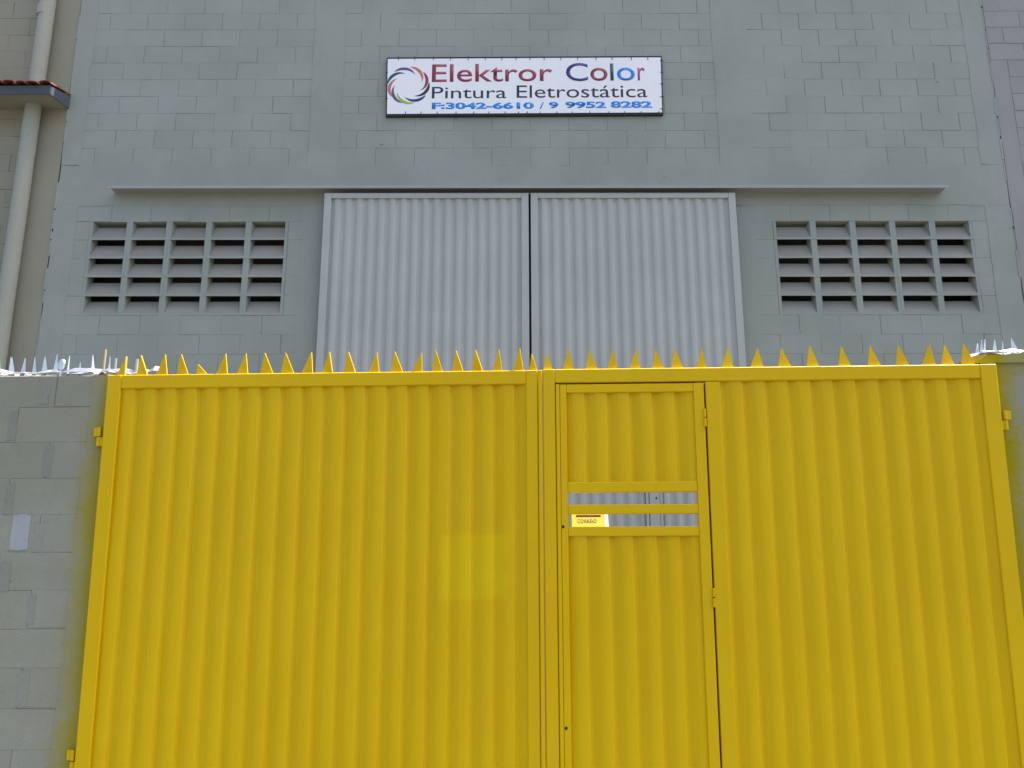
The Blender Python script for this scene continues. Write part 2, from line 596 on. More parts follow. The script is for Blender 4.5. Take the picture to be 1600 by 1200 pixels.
def corrugated(x0, x1, z0, z1, pitch, depth, y, prof, phase=0.0, nz=8, wob=0.0006):
    """prof: list of (t, d) with t over one pitch and d 0 (ridge) .. 1 (valley)"""
    xs = []
    k = math.floor((x0 - phase) / pitch) - 1
    while phase + k * pitch < x1:
        for t, d in prof:
            x = phase + (k + t) * pitch
            xs.append((x, d))
        k += 1

    def at(x):
        for (a, da), (b, db) in zip(xs[:-1], xs[1:]):
            if a <= x <= b:
                return da + (db - da) * (x - a) / max(1e-9, b - a)
        return 0
    pts = [(x0, at(x0))] + [q for q in xs if x0 < q[0] < x1] + [(x1, at(x1))]
    m = MB()
    n = len(pts)
    offs = [[random.uniform(-wob, wob) for _ in range(n)] for _ in range(nz + 1)]
    ph = [random.uniform(0, 6.28) for _ in range(6)]
    for j in range(nz + 1):
        z = z0 + (z1 - z0) * j / nz
        for i, (x, d) in enumerate(pts):
            can_ = 0.0011 * math.sin(2.3 * x + 1.7 * z + ph[0]) * math.sin(4.1 * z + ph[1]) + 0.0009 * math.sin(6.0 * x + ph[2]) * math.sin(3.0 * z + ph[3])
            m.v.append((x + 0.0012 * math.sin(5 * z + 40 * x + ph[4]), y + d * depth + offs[j][i] + can_ + 0.001, z))
    for j in range(nz):
        for i in range(n - 1):
            a = j * n + i
            m.f.append((a, a + 1, a + n + 1, a + n))
    # back face a little behind so the sheet has a thickness
    o = len(m.v)
    m.v += [(x, yy + 0.0015, z) for x, yy, z in m.v]
    m.f += [tuple(o + q for q in reversed(f)) for f in m.f[:]]
    return m


def rounded(flat, slope, valley, slope2=None):     # ridge flat, slope, valley, slope as shares of one pitch
    a = flat / 2
    e = 0.022
    p = [(-a, 0.0)]
    def s(t0, t1, d0, d1):
        return [(t0 - e, d0), (t0 + e * 0.4, d0 + (d1 - d0) * 0.10), (t1 - e * 0.4, d1 - (d1 - d0) * 0.10), (t1 + e, d1)]
    slope2 = slope2 or slope
    q = s(a, a + slope, 0, 1) + s(a + slope + valley, a + slope + valley + slope2, 1, 0)
    q.sort()
    return q


# sliding doors (hung in front of the wall)
DF = -0.12                            # door front, local y
def sliding(x0, x1, phase, wicket=False):
    zt, zb = 5.437, 0.13
    st, rl = 0.072, 0.055
    fr = MB().box(x0, x0 + st, DF, DF + 0.04, zb, zt, 0.003).box(x1 - st, x1, DF, DF + 0.04, zb, zt, 0.003)
    fr.box(x0 + st + 0.001, x1 - st - 0.001, DF + 0.001, DF + 0.04, zt - rl, zt, 0.003).box(x0 + st + 0.001, x1 - st - 0.001, DF + 0.001, DF + 0.04, zb, zb + 0.08, 0.003)
    f = fr.build('sliding_door', DOORM, wh)
    sh = corrugated(x0 + st - 0.002, x1 - st + 0.002, zb + 0.02, zt - rl + 0.02, 0.1115, 0.019, DF + 0.014, rounded(0.36, 0.17, 0.26), phase, nz=12)
    sh.build('corrugated_sheet', DOORM, f, smooth=True)
    if wicket:
        xa = B(1015, 780, D2 + DF)[0]
        xb = B(1030.5, 780, D2 + DF)[0]
        MB().box(xa, xb, DF - 0.006, DF + 0.006, 0.2, 2.62, 0.002).box(xb + 0.006, xb + 0.03, DF - 0.004, DF + 0.006, 0.2, 2.60, 0.002).box(xa - 0.035, xa - 0.008, DF - 0.003, DF + 0.006, 0.2, 2.60, 0.002).build('wicket_stile', DOORM, f)
        xh, zh = B(1025.5, 778.5, D2 + DF)
        MB().tube([(xh, DF - 0.009, zh), (xh, DF - 0.004, zh)], 0.009).build('keyhole', BLACK, f)
    return f


sliding(-1.893, 0.170, -1.893 + 0.135)
sliding(0.192, 2.262, 0.192 + 0.135, True)
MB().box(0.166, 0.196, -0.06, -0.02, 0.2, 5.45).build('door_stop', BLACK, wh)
tr = MB().box(-4.07, 4.41, -0.155, -0.150, 5.473, 5.503, 0.0).box(-4.07, 4.41, -0.150, -0.003, 5.497, 5.503)
tro = tr.build('door_track', TRACKM, wh)
for q in (-3.7, -2.6, -1.75, -1.03, -0.4, 0.30, 0.95, 1.62, 2.30, 3.02, 3.74):
    MB().box(q - 0.022, q + 0.022, -0.09, -0.0035, 5.504, 5.509).box(q - 0.018, q + 0.018, -0.010, -0.003, 5.5095, 5.540).tube([(q, -0.024, 5.525), (q, -0.011, 5.525)], 0.008, 6).build('bracket', TRACKM, tro)
# a few nail holes and chips
for px, py in ((597, 225), (1040, 276), (592, 204), (1465, 128)):
    x, z = B(px, py)
    MB().box(x - 0.02, x + 0.015, -0.006, 0.001, z - 0.004, z + 0.003, 0.001).build('chip', MORTAR, wh)

# ------------------------------------------------------------------ neighbours
nb = thing('neighbour_building', 'beige painted building with downpipe and small tiled canopy left of the grey warehouse', 'building', (0, D2, 0))
NX = -4.672
MB().box(-12, NX, 0.012, 12, 0, 9.6).build('wall', BEIGEM, nb)
rough_plate(-5.06, NX, 0.1, 9.5, 0.0, 0.03, 0.004).build('pillar', BEIGE, nb)
rr = MB()
for k in range(47):
    z0 = 0.14 + 0.2 * k
    ok = 3.4 < z0 < 7.9
    lay(nb, -6.4, -5.064, z0, z0 + 0.2, 0.002, -6.4 + (0.2 if k % 2 else 0), BEIGE, gap=(0.002, 0.005), ch=0.003, collect=None if ok else rr)
    lay(nb, -12, -6.4, z0, z0 + 0.2, 0.002, -12 + (0.2 if k % 2 else 0), BEIGE, collect=rr)
q = rr.build('blockwork', BEIGE, nb)
q['kind'] = 'stuff'
# downpipe
pa = B(68.5, 0, D2 - 0.09)
pb = B(54.5, 125, D2 - 0.09)
pc = B(17, 480, D2 - 0.09)
pxm = (pa[0] + pb[0] + pc[0]) / 3
zc = 0.5 * (B(70, 140, D2 - 0.34)[1] + B(100, 168)[1])
dp = MB().tube([(pxm + 0.0008 * k_, -0.09, 0.3 + 0.5 * k_) for k_ in range(19)], 0.078, 24, False).build('downpipe', PIPE, nb, smooth=True)
MB().tube([(pxm, -0.09, 7.62), (pxm, -0.09, 7.50)], 0.084, 24).build('pipe_collar', PIPE, dp)
# canopy
cx1, czb = B(78, 146.5, D2 - 0.36)
czt = B(78, 134.5, D2 - 0.36)[1]
wxb, wzb = B(99, 170)
wzt = B(101.5, 151)[1]
L = -8.5
can = MB()
can.add([(L, -0.36, czb - 0.03), (cx1, -0.36, czb), (cx1, -0.36, czt), (L, -0.36, czt - 0.03),
         (L, -0.001, wzb - 0.03), (cx1 + 0.005, -0.001, wzb), (cx1 + 0.005, -0.001, wzt), (L, -0.001, wzt - 0.03)],
        [(0, 1, 2, 3), (5, 4, 7, 6), (0, 4, 5, 1), (3, 2, 6, 7), (1, 5, 6, 2), (4, 0, 3, 7)])
cao = can.build('canopy', BEIGE, nb)
fz = MB()
fz.add([(L, -0.372, czb - 0.034), (cx1 + 0.01, -0.372, czb - 0.004), (cx1 + 0.01, -0.372, czt + 0.004), (L, -0.372, czt - 0.026),
        (L, -0.361, czb - 0.034), (cx1 + 0.01, -0.361, czb - 0.004), (cx1 + 0.01, -0.361, czt + 0.004), (L, -0.361, czt - 0.026)],
       [(0, 1, 2, 3), (5, 4, 7, 6), (0, 4, 5, 1), (3, 2, 6, 7), (1, 5, 6, 2), (4, 0, 3, 7)])
fz.build('fascia', SLATE, cao)
ef = MB()
ef.add([(cx1 + 0.0015, -0.36, czb - 0.002), (cx1 + 0.0065, 0.0, wzb - 0.002), (cx1 + 0.0065, 0.0, wzt + 0.002), (cx1 + 0.0015, -0.36, czt + 0.002),
        (cx1 + 0.014, -0.36, czb - 0.002), (cx1 + 0.018, 0.0, wzb - 0.002), (cx1 + 0.018, 0.0, wzt + 0.002), (cx1 + 0.014, -0.36, czt + 0.002)],
       [(0, 1, 2, 3), (5, 4, 7, 6), (0, 4, 5, 1), (3, 2, 6, 7), (1, 5, 6, 2), (4, 0, 3, 7)])
ef.build('end_fascia', SLATE, cao)


def tile_mesh(r, Lr):
    m = MB()
    n = 8
    for y, rr_, dz in ((0, r, 0), (Lr, r * 0.8, 0)):
        for s in (0, 0.016):
            for i in range(n + 1):
                a = math.pi * i / n
                m.v.append((math.cos(a) * (rr_ - s), y, math.sin(a) * (rr_ - s) * 0.62))
    k = n + 1
    for i in range(n):
        m.f += [(i, i + 1, 2 * k + i + 1, 2 * k + i), (k + i + 1, k + i, 3 * k + i, 3 * k + i + 1), (i + 1, i, k + i, k + i + 1), (2 * k + i, 2 * k + i + 1, 3 * k + i + 1, 3 * k + i)]
    m.f += [(0, 2 * k, 3 * k, k), (n, k + n, 3 * k + n, 2 * k + n)]
    return m.mesh('tile', TILE)


TM = tile_mesh(0.075, 0.40)
slope = math.atan2(wzt - czt, 0.36)
i = 0
x = cx1 - 0.05
while x > -7.2:
    o = link('tile', TM, cao, (x, -0.40 + random.uniform(-0.012, 0.012), czt + 0.010 + random.uniform(-0.004, 0.008) + (x - cx1) * 0.0088), (slope + random.uniform(-0.02, 0.03), random.uniform(-0.05, 0.05), random.uniform(-0.04, 0.04)))
    o.scale = (1, 1, random.uniform(0.5, 0.75) if i % 2 else 0.8)
    x -= 0.118
    i += 1

nr = thing('neighbour_building', 'lilac grey block wall of the building at the right end of the warehouse', 'building', (0, D2, 0))
NR = 5.112
MB().box(NR, 12, 0.0125, 12, 0, 9.6).build('wall', LILACM, nr)
rough_plate(NR, 5.285, 0.1, 7.03, 0.006, 0.04, 0.006).build('pillar', LILAC, nr)
rr = MB()
for k in range(47):
    z0 = 0.03 + 0.2 * k
    ok = 3.4 < z0 < 7.8
    lay(nr, NR if z0 > 7.0 else 5.289, 6.0, z0, z0 + 0.2, 0.008, 5.289 + (0.2 if k % 2 else 0), LILAC, gap=(0.004, 0.010), collect=None if ok else rr)
    lay(nr, 6.0, 12, z0, z0 + 0.2, 0.008, 6.0 + (0.2 if k % 2 else 0), LILAC, collect=rr)
q = rr.build('blockwork', LILAC, nr)
q['kind'] = 'stuff'
# cracked plaster seams between the buildings
for xa, mat, par in ((X0, CONC, wh), (X1, CONC, wh)):
    z = 3.4
    while z < 8.0:
        h = random.uniform(0.10, 0.32)
        wd = random.uniform(0.005, 0.016)
        if random.random() < 0.8:
            MB().box(xa - wd, xa + wd * 0.5, -0.006 - random.uniform(0, 0.004), 0.02, z, z + h - random.uniform(0.0, 0.03), 0.002).build('plaster_seam', mat, par)
        z += h

# ------------------------------------------------------------------ the sign
SY = D2 - 0.034
sx, sz = 0.13, 6.70
sg = thing('sign_board', 'long white company sign in dark frame high on the grey wall above the sliding doors', 'sign', (sx, SY, sz))
TL, TRr, BR, BL = [B(*q, D=SY) for q in ((605, 89.5), (1034.5, 87.4), (1037, 179.5), (603.4, 181.6))]


def sgp(p):
    return p[0] - sx, p[1] - sz


def S(zx, zy):                        # measured on the enlarged sign
    return sgp(B(580 + zx / 3.3333, 70 + zy / 3.3333, SY))


def quad_bar(p, q_, w, y0, y1):
    a = Vector((p[0], p[1]))
    b = Vector((q_[0], q_[1]))
    d = (b - a).normalized()
    n = Vector((-d.y, d.x)) * w
    return MB().prism([tuple(a), tuple(b), tuple(b + n), tuple(a + n)], y0, y1)


P4 = [sgp(p) for p in (BL, BR, TRr, TL)]
fm = MB()
for i_, w in ((0, 0.028), (1, 0.014), (2, 0.025), (3, 0.014)):
    a, b = P4[i_], P4[(i_ + 1) % 4]
    mb = quad_bar(a, b, w, 0.0 + 0.0007 * i_, 0.030)
    fm.add(mb.v, mb.f)
fm.build('frame', FRAMEM, sg)
bi = 0.004
bn = MB().prism([(P4[0][0] + 0.012, P4[0][1] + 0.026), (P4[1][0] - 0.012, P4[1][1] + 0.026), (P4[2][0] - 0.012, P4[2][1] - 0.021), (P4[3][0] + 0.012, P4[3][1] - 0.021)], -0.004, -0.001)
bn.build('banner', BANNER, sg)
TF = -0.0050                          # lettering just proud of the banner


def txt(body, ink, box, name='lettering', bold=0.0, shear=0.0, parent=None, front=TF, spacing=1.0, rise=0.0):
    cu = bpy.data.curves.new('text', 'FONT')
    cu.body = body
    cu.size = 1.0
    cu.offset = bold
    cu.space_character = spacing
    cu.extrude = 0.0
    cu.resolution_u = 4
    ob = bpy.data.objects.new('text', cu)
    COL.objects.link(ob)
    dg = bpy.context.evaluated_depsgraph_get()
    me = bpy.data.meshes.new_from_object(ob.evaluated_get(dg))
    bpy.data.objects.remove(ob)
    bm = bmesh.new()
    bm.from_mesh(me)
    ex = bmesh.ops.extrude_face_region(bm, geom=bm.faces[:])
    nv = set(v for v in ex['geom'] if isinstance(v, bmesh.types.BMVert))
    xs = [v.co.x for v in bm.verts]
    ys = [v.co.y for v in bm.verts]
    x0, x1, z0, z1 = box
    for v in bm.verts:
        fx = (v.co.x - min(xs)) / (max(xs) - min(xs))
        fy = (v.co.y - min(ys)) / (max(ys) - min(ys))
        v.co = Vector((x0 + fx * (x1 - x0), front if v in nv else front + 0.0012, z0 + fy * (z1 - z0) + rise * fx))
    bmesh.ops.recalc_face_normals(bm, faces=bm.faces[:])
    bm.to_mesh(me)
    bm.free()
    me.name = name
    me.materials.clear()
    me.materials.append(ink)
    return link(name, me, parent or sg)


def sbox(zx0, zx1, zt, zb):
    a = S(zx0, zb)
    b = S(zx1, zt)
    return a[0], b[0], a[1], b[1]


txt('Elektror', INK['maroon'], sbox(318, 945, 103, 196), bold=0.006, rise=0.012)
txt('C', INK['royal'], sbox(1017, 1130, 96, 191), bold=0.006)
txt('o', INK['maroon'], sbox(1144, 1232, 121, 190), bold=0.006)
txt('l', INK['teal'], sbox(1248, 1263, 99, 188), bold=0.006)
txt('o', INK['cyan'], sbox(1283, 1374, 120, 189), bold=0.006)
txt('r', INK['pink'], sbox(1391, 1427, 120, 187), bold=0.006)
txt('Pintura', INK['navy'], sbox(318, 706, 220, 281), rise=0.004)
txt('Eletrost\u00e1tica', INK['navy'], sbox(760, 1438, 213, 278), rise=0.006)
txt('F:3042-6610', INK['cyan'], sbox(318, 850, 301, 336), bold=0.042, rise=0.003)
txt('/', INK['cyan'], sbox(880, 902, 299, 334), bold=0.012)
txt('9', INK['cyan'], sbox(928, 977, 298, 333), bold=0.042)
txt('9952', INK['cyan'], sbox(1013, 1225, 297, 332), bold=0.042)
txt('8282', INK['cyan'], sbox(1250, 1463, 295, 330), bold=0.042)
# the ring of swept blades
ex_, ez_ = S(196, 211)
RX = S(304, 211)[0] - ex_
RZ = S(196, 116)[1] - ez_
for a0, ink in ((134, 'purple'), (87, 'orange'), (46, 'maroon'), (9, 'navy'), (-32, 'royal'), (-72, 'lime'), (-106, 'purple'), (-141, 'salmon'), (177, 'teal')):
    n = 14
    up, lo = [], []
    for i_ in range(n + 1):
        t = i_ / n
        a = R(a0 - 72 * t)
        r = 1.0 - 0.05 * t - 0.30 * t * t
        w = 0.076 * math.sin(math.pi * t ** 0.85) ** 0.9 + 0.003
        up.append((ex_ + RX * (r + w) * math.cos(a), ez_ + RZ * (r + w) * math.sin(a)))
        lo.append((ex_ + RX * (r - w) * math.cos(a), ez_ + RZ * (r - w) * math.sin(a)))
    MB().prism(up + lo[::-1], TF, TF + 0.0012).build('emblem_blade', INK[ink], sg)
# cords that lash the banner to the frame
for zx in (145, 230, 327, 416, 508, 597, 683, 757, 829, 903, 990, 1078, 1173, 1257, 1357, 1443):
    x, z = S(zx, 74)
    MB().box(x - 0.004, x + 0.004, -0.0075, 0.002, z - 0.016, z + 0.03, 0.001).build('tie', TIEM, sg)
for zx in (181, 262, 346, 444, 537, 615, 700, 770, 815, 882, 970, 1050, 1140, 1240, 1322, 1408, 1500):
    x, z = S(zx, 356)
    MB().box(x - 0.004, x + 0.004, -0.0075, 0.002, z - 0.03, z + 0.016, 0.001).build('tie', TIEM, sg)
for zy in (85, 145, 205, 272, 335):
    x, z = S(1513, zy)
    MB().box(x - 0.014, x + 0.02, -0.0075, 0.002, z - 0.004, z + 0.004, 0.001).build('tie', TIEM, sg)
for zy in (145, 211, 280):
    x, z = S(86, zy)
    MB().box(x - 0.018, x + 0.008, -0.0075, 0.002, z - 0.003, z + 0.003, 0.001).build('tie', TIEM, sg)

# ------------------------------------------------------------------ street walls
RZG = -YAW
lw = thing('street_wall', 'grey block street wall with yellow overspray left of the gate', 'wall', GO, RZG)
LT = 2.700
WF = 0.050
MB().box(-9, -2.27, WF + 0.004, WF + 0.19, 0.05, LT - 0.004).build('core', LMORT, lw)
rough_plate(-2.575, -2.262, 0.06, LT, WF - 0.0028, WF + 0.02, 0.006).build('pillar', LWALL, lw)
rr = MB()
for k in range(13):
    z1 = LT if k == 0 else 2.517 - 0.2 * (k - 1)
    z0 = 2.517 - 0.2 * k
    lay(lw, -4.3, -2.550, z0, z1, WF, -2.98 if k % 2 else -2.78, LWALL, gap=(0.002, 0.0055), ch=0.0025, sink=0.0006)
    lay(lw, -9, -4.3, z0, z1, WF, -4.98 if k % 2 else -4.78, LWALL, collect=rr)
q = rr.build('blockwork', LWALL, lw)
q['kind'] = 'stuff'
for px, py, hh in ((20, 665, 0.17), (76, 720, 0.18), (16, 778, 0.17), (60, 838, 0.16), (49, 952, 0.16), (36, 1075, 0.18), (70, 610, 0.15), (8, 900, 0.16)):
    u, z = G(px, py, WF)
    wd = random.uniform(0.035, 0.06)
    rough_plate(u - wd / 2, u + wd / 2, z - hh / 2, z + hh / 2, WF - random.uniform(0.002, 0.0035), WF + 0.01, 0.009).build('mortar_smear', LMORT, lw)
pt = G(15, 858, WF), G(50, 805, WF)
pm = rough_plate(pt[0][0], pt[1][0], pt[0][1], pt[1][1], WF - 0.0045, WF + 0.004, 0.010)
po = pm.build('wall_patch', WHITEP, None)
po.location = GO
po.rotation_euler = (0, 0, RZG)
po['label'] = 'small whitish square patch on the block wall left of the yellow gate'
po['category'] = 'wall patch'

rw = thing('street_wall', 'narrow strip of block street wall with mortar cap right of the gate', 'wall', GO, RZG)
RT = 2.735
MB().box(2.30, 9, WF + 0.006, WF + 0.19, 0.05, RT - 0.01).build('core', RWALL, rw)
rough_plate(2.285, 2.62, 0.06, RT - 0.004, WF - 0.001, WF + 0.02, 0.006).build('pillar', RWALL, rw)
cap = MB()
n = 16
for i_ in range(n + 1):
    u = 2.272 + (5.0 - 2.272) * (i_ / n) ** 1.6
    hgt = 0.028 + random.uniform(-0.006, 0.006) + (0.008 if i_ > 2 else -0.010 * (2 - i_))
    for y, z in ((WF - 0.018, RT - 0.028), (WF - 0.014 + random.uniform(-0.004, 0.004), RT + hgt * 0.6), (WF + 0.09, RT + hgt), (WF + 0.20, RT - 0.02)):
        cap.v.append((u, y, z))
for i_ in range(n):
    for j_ in range(4):
        a = i_ * 4 + j_
        b = i_ * 4 + (j_ + 1) % 4
        cap.f.append((a, b, b + 4, a + 4))
cap.f += [(0, 1, 2, 3), (n * 4 + 3, n * 4 + 2, n * 4 + 1, n * 4)]
cap.build('mortar_cap', RWALL, rw)
rr = MB()
for k in range(13):
    z1 = RT - 0.03 if k == 0 else 2.517 - 0.2 * (k - 1)
    z0 = 2.517 - 0.2 * k
    lay(rw, 2.624, 3.4, z0, z1, WF, 3.02 if k % 2 else 2.82, RWALL, gap=(0.003, 0.008), ch=0.003)
    lay(rw, 3.4, 9, z0, z1, WF, 3.4 if k % 2 else 3.6, RWALL, collect=rr)
q = rr.build('blockwork', RWALL, rw)
q['kind'] = 'stuff'

# ------------------------------------------------------------------ the gate
GT = 2.688
UC = -0.04


def gw(p):                            # the leaves narrow a little towards the ground
    return (UC + (p[0] - UC) * (1 - 0.0095 * (GT - p[2])), p[1], p[2])


def ug(px, py):                       # u of a measured point, as it would be at the top rail
    u, z = G(px, py)
    return UC + (u - UC) / (1 - 0.0095 * (GT - z))


YPROF = rounded(0.48, 0.085, 0.125, 0.31)
GB = 0.17


def spike(parent, px0, px1, pxa, pya, pyb, mat, w=0.022, twist=0.0, thick=0.005, plane=GT, base=None):
    a = G(px0, pyb, w)
    b = G(px1, pyb, w)
    c = G(pxa, pya, w)
    zb = base if base is not None else GT + 0.0005
    m = MB()
    uc = (a[0] + b[0]) / 2
    k = 1 / max(0.4, math.cos(twist + math.atan2(uc, D1)))
    poly = [((a[0] - uc) * k, 0), ((b[0] - uc) * k, 0), ((c[0] - uc) * k + 0.0012, c[1] - zb), ((c[0] - uc) * k - 0.0012, c[1] - zb)]
    m.prism(poly, -thick / 2, thick / 2)
    return link('spike', m.mesh('spike', mat), parent, (uc, w, zb), (random.uniform(-0.04, 0.04), 0, twist))


def hinge(parent, u, z, w=0.02, name='hinge', h=0.10, r=0.013, warp=gw, plate=1):
    m = MB()
    m.tube([(u, w, z - h / 2), (u, w, z - 0.003)], r, 10)
    m.tube([(u, w, z + 0.003), (u, w, z + h / 2)], r * 0.86, 10)
    if plate == 0:
        return m.build(name, YEL, parent, warp=warp)
    m.box(min(u, u + plate * 0.03), max(u, u + plate * 0.03), w - 0.004, w + 0.004, z - h / 2, z - 0.004)
    m.box(min(u, u - plate * 0.035), max(u, u - plate * 0.035), w + 0.006, w + 0.012, z + 0.004, z + h / 2)
    return m.build(name, YEL, parent, warp=warp)


gl = thing('gate_leaf', 'wide yellow corrugated gate leaf without a door, left of the seam', 'gate', GO, RZG, 'leaves of the yellow gate')
u0, u1 = -2.466, -0.063
a1, a2 = -2.386, ug(822, 598)
FW = 0.046
MB().box(u0, a1, 0, FW, GB, GT, 0.004).build('stile', YEL, gl, warp=gw)
MB().box(a2, u1, 0, FW, GB, GT, 0.004).build('stile', YEL, gl, warp=gw)
MB().box(a1 + 0.0005, a2 - 0.0005, 0.0006, FW, GT - 0.078, GT - 0.0006, 0.004).build('rail', YEL, gl, warp=gw)
MB().box(a1 + 0.0005, a2 - 0.0005, 0.0006, FW, GB, GB + 0.08, 0.004).build('rail', YEL, gl, warp=gw)
uph = ug(227, 608)
corrugated(a1 - 0.002, a2 + 0.002, GB + 0.05, GT - 0.05, 0.1178, 0.017, 0.010, YPROF, -2.245 + 0.02, nz=14, wob=0.0005).build('corrugated_sheet', YELP, gl, smooth=True, warp=gw)
MB().box(-0.060, -0.0375, -0.004, 0.012, GB, GT - 0.001, 0.003).box(-0.075, -0.036, FW + 0.001, FW + 0.007, GB, GT - 0.002).build('astragal', YEL, gl, warp=gw)
LSP = [(184, 195, 197, 557, 585), (215, 230, 221.3, 554, 585), (245.5, 261, 258.6, 553.6, 584.5), (277.5, 294, 284.9, 553.3, 584), (308, 323.7, 311, 568.6, 584),
       (338.7, 355.2, 353, 552.8, 583), (371, 387.2, 384, 552, 583), (407.7, 426.6, 415.3, 551.5, 582.5), (439.7, 459.4, 447, 550.7, 582), (472, 488.7, 486.2, 550.2, 581.5),
       (504, 519.8, 514.5, 549.5, 581), (537.7, 555.6, 545.6, 549.4, 580), (576.6, 592.9, 589, 550.7, 579.7), (611.2, 629.6, 617, 548.9, 579), (644, 659.8, 659.3, 551.5, 579),
       (675.5, 692, 680.8, 546.8, 578.5), (707, 724, 712.3, 547, 578), (737.2, 754.3, 743.8, 546.8, 577.7), (770, 785, 780, 545.7, 577.5), (801.5, 818, 812.8, 545, 577), (827.8, 839.6, 831.2, 552.8, 576.5)]
for q in LSP:
    spike(gl, *q, YEL, twist=random.uniform(-0.45, -0.12), thick=0.0062)
hu, hz = G(156.5, 681)
hinge(gl, u0 - 0.030, hz, h=0.105, r=0.0115)
hinge(gl, u0 - 0.022, G(112, 1190)[1], h=0.105, r=0.0115)

gr = thing('gate_leaf', 'yellow corrugated gate leaf with pedestrian door and mail slot, right of the seam', 'gate', GO, RZG, 'leaves of the yellow gate')
r0, r1 = -0.034, 0.032
m0, m1 = ug(1102.4, 600), ug(1124, 600)
e0, e1 = 2.309, 2.396
DT = 2.606
MB().box(r0, r1, 0, FW, GB, GT + 0.004, 0.004).build('stile', YEL, gr, warp=gw)
MB().box(m0, m1, 0, FW, GB, GT - 0.076, 0.004).build('stile', YEL, gr, warp=gw)
MB().box(e0, e1, 0, FW, GB, GT + 0.004, 0.004).build('stile', YEL, gr, warp=gw)
MB().box(r1 + 0.0005, e0 - 0.0005, 0.0006, FW, GT - 0.073, GT + 0.0034, 0.004).build('rail', YEL, gr, warp=gw)
MB().box(m1 + 0.0005, e0 - 0.0005, 0.0006, FW, GB, GB + 0.08, 0.004).build('rail', YEL, gr, warp=gw)
corrugated(m1 - 0.002, e0 + 0.002, GB + 0.05, GT - 0.05, 0.1205, 0.017, 0.010, YPROF, 1.016, nz=14, wob=0.0005).build('corrugated_sheet', YEL, gr, smooth=True, warp=gw)
RSP = [(849.6, 863.7, 854.8, 550.7, 576), (879.5, 896, 889.4, 545, 576), (916.3, 934, 920.6, 546, 575.5), (949, 965.3, 958.2, 546, 575), (983.7, 1000.5, 994.2, 545.5, 575),
       (1019.7, 1037.5, 1024.5, 545.5, 574.5), (1049.5, 1068, 1054.5, 545, 574), (1088.5, 1104, 1097, 544, 574), (1128, 1146, 1137.8, 543.5, 573.5), (1173, 1193, 1184, 544.3, 573.3),
       (1217, 1236.5, 1221, 543.7, 573), (1261, 1280, 1265.6, 540, 572.5), (1311, 1329.7, 1315, 541, 572), (1357, 1376.5, 1360, 540, 571.5), (1400.6, 1420, 1403.8, 539, 571),
       (1441.5, 1461.5, 1452, 538, 570.5), (1472, 1491.5, 1476, 539, 570), (1503, 1523, 1506, 536.5, 570)]
for q in RSP:
    spike(gr, *q, YEL, twist=random.uniform(-0.1, 0.25), base=GT + 0.0045)
hinge(gr, e1 + 0.026, G(1570, 656)[1], h=0.105, r=0.0115, plate=-1)
hinge(gr, e1 + 0.026, 0.66, h=0.105, r=0.0115, plate=-1)

# pedestrian door in the right leaf
d0, d1 = r1 + 0.004, ug(1099.6, 600)
s0, s1 = ug(885.5, 640), ug(1087.5, 700)
zz = lambda py: G(900, py)[1]
zA, zBm, zC, zD, zE, zF, zG_ = zz(613.5), zz(753.5), zz(769), zz(788.5), zz(803), zz(823), zz(838)
dr = MB()
dr.box(d0, d0 + 0.020, -0.001, FW, GB + 0.01, DT, 0.002)
dr.box(d0 + 0.0215, s0, 0.0008, FW, GB + 0.01, DT - 0.001, 0.003)
dr.box(s1, d1, 0.0, FW, GB + 0.01, DT - 0.001, 0.003)
for za, zb in ((zA, DT - 0.001), (zC, zBm), (zE, zD), (zG_, zF), (GB + 0.01, GB + 0.09)):
    dr.box(s0 + 0.0005, s1 - 0.0005, 0.0012, FW, za, zb, 0.003)
MB().box(d1 - 0.03, m0 + 0.04, FW + 0.002, FW + 0.012, GB, GT - 0.08).box(d0 - 0.02, d1 - 0.0305, FW + 0.002, FW + 0.012, DT - 0.03, DT + 0.03).build('gap_shade', BLACK, gr, warp=gw)  # black strips added behind the door gaps, standing in for their shade
MB().box(r0 + 0.02, d0 + 0.04, FW + 0.001, FW + 0.006, GB, DT - 0.031).build('door_stop', YEL, gr, warp=gw)
do = dr.build('door', YELD, gr, warp=gw)
pd = 0.1225
corrugated(s0 - 0.002, s1 + 0.002, zBm - 0.006, zA + 0.02, pd, 0.018, 0.011, YPROF, ug(905, 700), nz=4).build('corrugated_sheet', YELD, do, smooth=True, warp=gw)
corrugated(s0 - 0.002, s1 + 0.002, GB + 0.05, zG_ + 0.006, pd, 0.018, 0.011, YPROF, ug(905, 700), nz=8).build('corrugated_sheet', YELD, do, smooth=True, warp=gw)
for px, py in ((1101.5, 653), (1115.5, 934)):
    hinge(do, ug(px, py), G(px, py)[1], w=-0.003, h=0.095, r=0.0085, plate=0)
hinge(do, ug(1101.5, 653), 0.5, w=-0.003, h=0.095, r=0.0085, plate=0)
for px, py in ((880, 823), (884.5, 1138)):
    u, z = G(px, py)
    MB().tube([(u, -0.0022, z), (u, 0.004, z)], 0.0075, 12).build('keyhole', BLACK, do)

